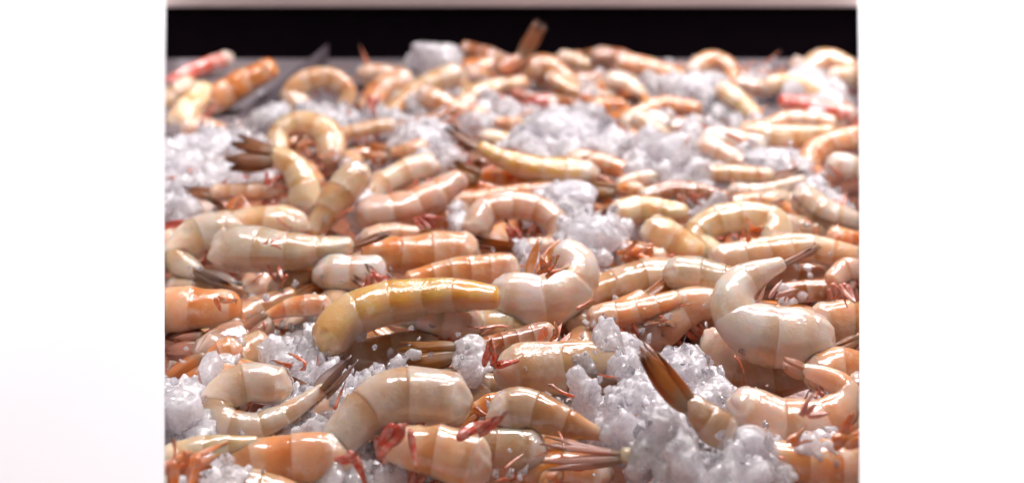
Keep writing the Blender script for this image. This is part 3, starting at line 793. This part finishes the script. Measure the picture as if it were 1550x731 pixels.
# ------------------------------------------------------------------ hidden lower layer: repeats of a few shrimp
protos = []
def proto_shrimp(col, seed, bend):
    pts = []
    for i in range(6):
        a = bend * (i / 5 - 0.5)
        r = 0.085 / bend
        pts.append((r * math.sin(a), r * (math.cos(a) - 1), 0))
    rr = random.Random(seed)
    tip = np.array(pts[-1]) + unit(np.array(pts[-1]) - np.array(pts[-2])) * 0.028
    r = make_shrimp('', pts, (0, 0, 1), 0.029, 1, rr.uniform(.2, .9), col, fan=tip, fancol=rr.choice(['orange', 'brown', 'pink', 'red']), seed=seed,
                    legs=(.2, .8, 4, .35), group='shrimp sunk in the lower layer')
    return r
for i, (c, b) in enumerate((('tan', 1.6), ('peach', 2.4), ('orange', 1.0), ('orange', 1.9), ('pink', 2.8), ('brown', 1.3), ('brown', 2.1), ('peach', .8))):
    protos.append(proto_shrimp(c, 900 + i, b))
fill_label = 'shrimp sunk in the lower layer, showing only in a gap between those on top'
used = set()
y = 0.58; count = 0
spots = []
while y < 1.60:
    half = EDGE * y - 0.012
    n = max(4, int(2 * half / 0.068))
    for i in range(n):
        spots.append((-half + 2 * half * (i + 0.5 + random.uniform(-.3, .3)) / n, y + random.uniform(-.02, .02)))
    y += 0.062
for (x, yy) in spots:
    if yy > 1.27 and x < -0.10 * yy: continue
    i = random.randrange(len(protos))
    x = max(-EDGE * yy + 0.045, min(EDGE * yy - 0.045, x))
    loc = (x, yy, -0.022 + 0.6 * (heap_z(x, yy) + 0.03) + random.uniform(-.004, .004))
    rot = (random.uniform(-.35, .35), random.uniform(-.35, .35), random.uniform(0, 6.28))
    if i not in used:
        used.add(i); r = protos[i]; r.location = loc; r.rotation_euler = rot; r['label'] = fill_label
    else:
        r = copy_tree(protos[i], loc, rot, fill_label, 'shrimp sunk in the lower layer')

# ------------------------------------------------------------------ ice
def ico(sub):
    bm = bmesh.new(); bmesh.ops.create_icosphere(bm, subdivisions=sub, radius=1)
    v = np.array([x.co[:] for x in bm.verts]); f = np.array([[q.index for q in p.verts] for p in bm.faces]); bm.free()
    return v, f
IV, IF = ico(2)
def nugget_shape(seed, rough):
    r = np.random.default_rng(seed)
    v = IV.copy()
    # cut by random planes: facetted lump with softened edges
    for _ in range(9):
        n = r.normal(size=3); n /= np.linalg.norm(n)
        h = r.uniform(0.55, 0.85)
        dd = v @ n - h
        v = v - np.outer(np.clip(dd, 0, None), n) * 0.9
    s = r.uniform(.7, 1.3, 3)
    v = v * s + r.normal(scale=rough, size=v.shape)
    return v
NUG = [nugget_shape(i, 0.03) for i in range(14)]
def rot_rand(r):
    q = r.normal(size=4); q /= np.linalg.norm(q)
    a, b, c, d = q
    return np.array([[1 - 2 * (c * c + d * d), 2 * (b * c - a * d), 2 * (b * d + a * c)],
                     [2 * (b * c + a * d), 1 - 2 * (b * b + d * d), 2 * (c * d - a * b)],
                     [2 * (b * d - a * c), 2 * (c * d + a * b), 1 - 2 * (b * b + c * c)]])
def inpoly(x, y, P):
    c = False; j = len(P) - 1
    for i in range(len(P)):
        if (P[i][1] > y) != (P[j][1] > y) and x < (P[j][0] - P[i][0]) * (y - P[i][1]) / (P[j][1] - P[i][1]) + P[i][0]:
            c = not c
        j = i
    return c
ice_v, ice_f, off = [], [], 0
def scatter(poly, lift, n, size, thick=0.012):
    """heap n nuggets over the patch of the heap the outline covers"""
    global off
    xs = [p[0] for p in poly]; ys = [p[1] for p in poly]
    k = 0
    nb = max(3, int(n * 0.26))
    tries = 0
    while k < nb and tries < 20000:
        tries += 1
        px, py = rng.uniform(min(xs), max(xs)), rng.uniform(min(ys), max(ys))
        if not inpoly(px, py, poly): continue
        k += 1
        c = np.array(px2pt(px, py, lift))
        c[2] += rng.uniform(-1, .1) * thick
        R = size * rng.uniform(1.0, 2.1)
        nv = NUG[rng.integers(len(NUG))] * R @ rot_rand(rng).T
        ice_v.append(nv + c); ice_f.append(IF + off); off += len(nv)
        for q in range(int(10 + 7 * R / .009)):
            j = rng.integers(len(nv)); d = nv[j]
            if d[2] < -0.3 * R or d[1] > 0.6 * R: continue
            g = NUG[rng.integers(len(NUG))] * rng.uniform(.0011, .0027) @ rot_rand(rng).T + c + d * rng.uniform(.92, 1.06)
            ice_v.append(g); ice_f.append(IF + off); off += len(g)
ICE = [
 ([(560,110),(900,100),(1290,130),(1295,240),(900,250),(560,240)], .014, 70, .0062),
 ([(930,150),(1100,150),(1290,190),(1295,240),(1100,300),(940,280)], .006, 170, .0075),
 ([(560,130),(760,110),(900,130),(900,180),(700,200),(560,190)], .008, 170, .0080),
 ([(430,185),(600,185),(700,260),(640,280),(500,250)], .004, 80, .0070),
 ([(740,300),(940,300),(1000,340),(960,420),(880,410),(820,350)], .008, 110, .0060),
 ([(980,90),(1290,100),(1290,150),(980,140)], .004, 90, .0085),
 ([(862,585),(880,515),(950,498),(975,540),(1030,620),(1085,690),(1170,690),(1160,731),(1080,731),(1000,690),(930,640)], .020, 420, .0052, .022),
 ([(1000,530),(1050,540),(1110,600),(1120,640),(1060,600),(1010,560)], .014, 150, .0048, .018),
 ([(1040,650),(1110,670),(1185,660),(1190,731),(1060,731)], .012, 170, .0055, .018),
 ([(415,500),(465,478),(490,500),(520,545),(500,560),(440,570),(395,545)], .002, 170, .0050),
 ([(440,580),(500,560),(580,565),(600,590),(540,600),(510,650),(450,665),(420,650)], -.002, 220, .0050),
 ([(248,590),(300,600),(330,560),(345,540),(320,640),(300,670),(248,675)], .004, 130, .0066),
 ([(500,700),(560,680),(590,690),(600,731),(490,731)], .002, 110, .0050),
 ([(290,705),(350,690),(360,731),(290,731)], .014, 50, .0052),
 ([(248,215),(300,195),(360,190),(400,215),(410,270),(330,280),(250,330)], .012, 230, .0085, .02),
 ([(400,180),(430,165),(600,170),(600,195),(450,190)], .006, 90, .0085),
 ([(610,195),(650,185),(690,195),(690,240),(630,240)], .016, 100, .0075),
 ([(770,200),(800,175),(900,165),(935,190),(930,225),(850,230),(790,225)], .022, 190, .0085, .02),
 ([(845,345),(880,325),(930,335),(945,370),(900,400),(860,390)], .018, 110, .0072, .02),
 ([(780,290),(850,280),(890,290),(880,330),(830,330)], .016, 90, .0068),
 ([(965,205),(1000,190),(1060,200),(1060,280),(980,290),(940,250)], .016, 170, .0085, .02),
 ([(1120,225),(1200,220),(1215,255),(1140,260)], .016, 80, .0085),
 ([(1020,130),(1050,110),(1090,120),(1085,155),(1020,160)], .016, 60, .010),
 ([(1185,115),(1250,110),(1260,150),(1200,155)], .010, 60, .010),
 ([(680,520),(700,505),(725,530),(710,560),(682,555)], .018, 34, .0042),
 ([(600,525),(625,515),(640,530),(610,540)], .018, 12, .0036),
 ([(1215,668),(1275,660),(1280,690),(1220,690)], .014, 40, .0045),
 ([(1200,285),(1260,280),(1295,320),(1240,330)], .010, 60, .0065),
 ([(690,310),(720,330),(715,355),(690,345)], .012, 30, .0060),
 ([(470,340),(500,330),(560,300),(560,320)], .010, 20, .0055),
 ([(770,375),(800,365),(830,385),(790,395)], .016, 26, .0048),
 ([(830,600),(870,600),(880,640),(840,640)], -.004, 60, .0045),
 ([(720,145),(790,160),(800,185),(720,190)], .012, 70, .008),
 ([(470,470),(484,470),(478,490),(468,486)], .012, 6, .0045),
 ([(560,560),(620,565),(610,575),(560,572)], .004, 20, .0040),
 ([(1010,270),(1080,285),(1120,310),(1040,318)], .010, 40, .0060),
]
for P, lf, n, s, *th_ in ICE:
    scatter(P, lf, n, s, th_[0] if th_ else 0.012)
# loose grains everywhere
for _ in range(160):
    py = 90 + 640 * rng.random() ** 1.1; px = rng.uniform(255, 1295)
    c = np.array(px2pt(px, py, rng.uniform(-.006, .012)))
    v = NUG[rng.integers(len(NUG))] * rng.uniform(.0015, .0055) @ rot_rand(rng).T + c
    ice_v.append(v); ice_f.append(IF + off); off += len(v)
V = np.concatenate(ice_v); Fc = np.concatenate(ice_f)
ice = mesh_obj('crushed_ice', V, [tuple(int(q) for q in f) for f in Fc], M_ICE)
rm = ice.modifiers.new('fuse', 'REMESH'); rm.mode = 'VOXEL'; rm.voxel_size = 0.0010; rm.use_smooth_shade = True
tag(ice, 'crushed clear ice in wet mounds and loose grains among the shrimp', 'ice', kind='stuff')

# sharp clear shards on the mounds and loose on the shrimp
SH = []
for i in range(16):
    rr = np.random.default_rng(500 + i)
    bm = bmesh.new()
    p = rr.normal(size=(11, 3)); p /= np.linalg.norm(p, axis=1)[:, None]
    p *= rr.uniform(.75, 1.0, (11, 1)) * np.array([rr.uniform(.8, 1.5), rr.uniform(.6, 1.0), rr.uniform(.35, .9)])
    for q in p: bm.verts.new(q)
    bmesh.ops.convex_hull(bm, input=bm.verts)
    bmesh.ops.delete(bm, geom=[v for v in bm.verts if not v.link_faces], context='VERTS')
    bmesh.ops.bevel(bm, geom=bm.edges[:], offset=0.05, segments=1, affect='EDGES')
    bmesh.ops.triangulate(bm, faces=bm.faces[:])
    bm.verts.index_update()
    SH.append((np.array([v.co[:] for v in bm.verts]), np.array([[v.index for v in f.verts] for f in bm.faces])))
    bm.free()
sv, sf, so = [], [], 0
def shard(c, s):
    global so
    v, f = SH[rng.integers(len(SH))]
    v = v * s @ rot_rand(rng).T + c
    sv.append(v); sf.append(f + so); so += len(v)
for P, lf, n, s, *th_ in ICE:
    xs = [p[0] for p in P]; ys = [p[1] for p in P]
    k = 0
    while k < n * 0.22:
        px, py = rng.uniform(min(xs) - 6, max(xs) + 6), rng.uniform(min(ys) - 6, max(ys) + 6)
        if not inpoly(px, py, P): continue
        k += 1
        c = np.array(px2pt(px, py, lf)); c[2] += rng.uniform(-.25, .55) * (th_[0] if th_ else .012)
        shard(c, s * rng.choice([.4, .55, .75, 1.1], p=[.35, .3, .25, .1]))
for _ in range(420):
    py = 90 + 640 * rng.random() ** 1.1; px = rng.uniform(258, 1290)
    c = np.array(px2pt(px, py, rng.uniform(0, .018)))
    shard(c, rng.uniform(.0010, .0042))
shards = mesh_obj('ice_shards', np.concatenate(sv), [tuple(int(q) for q in f) for f in np.concatenate(sf)], M_SHARD, smooth=False)
tag(shards, 'sharp clear splinters of ice glinting on the mounds and shrimp', 'ice', kind='stuff')

# torn legs and feelers scattered over the heap
cv, cf, ca_ = [], [], []
for q_ in range(420):
    far = q_ >= 200
    py = (95 + 190 * rng.random()) if far else 110 + 615 * rng.random(); px = rng.uniform(480 if far and py < 190 else 262, 1288)
    c = np.array(px2pt(px, py, rng.uniform(.0, .022 if far else .016)))
    A = unit(rng.normal(size=3) * np.array([1, .8, .5])); X = unit(np.cross(A, rng.normal(size=3))); Nn = unit(np.cross(A, X))
    ln = rng.uniform(.010, .028) if far else rng.uniform(.006, .017)
    blade(cv, cf, ca_, c, A, X, Nn, ln, ln * rng.uniform(.10, .32), rng.uniform(-.6, .6), ln * .04, True)
scr = mesh_obj('shrimp_scraps', cv, cf, M_LEG)
scr.color = (0.62, 0.16, 0.06, 1)
tag(scr, 'torn orange-red legs and feelers strewn over the shrimp and ice', 'scraps', kind='stuff')

# larger lumps one can pick out
BV, BF = ico(4)
def chunk(label, px, py, wpx, hpx, lift, seed):
    r = np.random.default_rng(seed)
    v = BV.copy()
    for _ in range(13):
        n = r.normal(size=3); n /= np.linalg.norm(n)
        dd = v @ n - r.uniform(.5, .85)
        v = v - np.outer(np.clip(dd, 0, None), n) * .93
    for i in range(len(v)):
        q = Vector(v[i] * 2.2 + seed)
        v[i] *= 1 + .10 * mnoise.noise(q) + .05 * mnoise.noise(q * 2.7)
    ext = v.max(0) - v.min(0)
    Y = (HC - lift) * F / (py - YH)
    v = v / ext * np.array([wpx / F * Y, (wpx + hpx) / 2 / F * Y, hpx / F * Y])
    c = px2pt(px, py, lift)
    base = Vector((c.x, c.y, c.z + float(v[:, 2].min())))
    o = mesh_obj('ice_chunk', v + np.array([0, 0, c.z - base.z]), [tuple(int(q) for q in f) for f in BF], M_CHUNK)
    o.location = base
    return tag(o, label, 'ice chunk', 'larger lumps of ice')
for a in [
 ('peaked ice block standing against the black panel at the back', 655, 92, 84, 58, .034, 1),
 ('small ice block left of the peaked one against the black panel', 632, 96, 40, 44, .030, 2),
 ('wide white lump of ice behind the long amber shrimp', 862, 200, 130, 66, .022, 3),
 ('white lump of ice above and right of the white C-shaped shrimp', 892, 362, 88, 66, .024, 4),
 ('pale lump of ice between the glassy curl and the vivid amber tail stub', 862, 305, 74, 52, .018, 5),
 ('broad snowy lump of ice among shrimp at the upper left', 325, 222, 96, 60, .014, 6),
 ('snowy lump of ice against the left edge', 275, 262, 70, 66, .012, 7),
 ('flat clear slab of ice leaning at the lower left edge', 275, 632, 66, 78, .010, 8),
 ('upright sliver of ice behind the bent grey shrimp', 318, 585, 40, 90, .004, 9),
 ('white lump of ice right of centre in the middle rows', 1005, 240, 84, 76, .018, 10),
 ('ice block in front of the arched peach shrimp at the back right', 1050, 132, 66, 50, .022, 11),
 ('pinkish lump of ice in front of the long beige shrimp at the upper right', 1168, 242, 90, 40, .018, 12),
 ('grey lump of ice under the beige ring at the back left', 492, 178, 80, 46, .008, 13),
 ('pale lump of ice near the rim at the back right', 1215, 130, 60, 40, .012, 14),
 ('small rounded lump of ice beside the spread orange spikes', 650, 212, 60, 44, .018, 16),
 ('clear wet lump of ice below the pale pink curled shrimp', 1140, 678, 90, 50, .018, 17),
]: chunk(*a)

# grey divider sheet at the back left
A = px_at(330, 196, 1.30); B = px_at(497, 66, 1.52); C2 = px_at(497, 112, 1.52); D2 = px_at(412, 196, 1.30)
bm = bmesh.new()
P = [A, B, C2, D2]
nn = (B - A).cross(D2 - A).normalized() * 0.004
lo = [bm.verts.new(p) for p in P]; hi = [bm.verts.new(p + nn) for p in P]
for i in range(4): bm.faces.new((lo[i], lo[(i + 1) % 4], hi[(i + 1) % 4], hi[i]))
bm.faces.new(hi); bm.faces.new(lo[::-1]); bmesh.ops.recalc_face_normals(bm, faces=bm.faces)
dv = bm_obj('divider_sheet', bm, M_DIV, None, 0.0008)
tag(dv, 'grey sheet of plastic slanting up behind the orange banded shrimp at the back left', 'divider')

# shrimp that ended up wholly under the others are left out
for nm_ in ['shrimp.119', 'shrimp.124', 'shrimp.125', 'shrimp.128', 'shrimp.130', 'shrimp.148', 'shrimp.149', 'shrimp.154', 'shrimp.156', 'shrimp.161', 'shrimp.171', 'shrimp.177', 'shrimp.185', 'shrimp.186', 'shrimp.187', 'shrimp.188', 'shrimp.191', 'shrimp.192', 'shrimp.194', 'shrimp.200', 'shrimp.207', 'shrimp.213', 'shrimp.214', 'shrimp.215', 'shrimp.217', 'shrimp.222', 'shrimp.225', 'shrimp.226']:
    o = bpy.data.objects[nm_]
    for ch in list(o.children): bpy.data.objects.remove(ch)
    bpy.data.objects.remove(o)
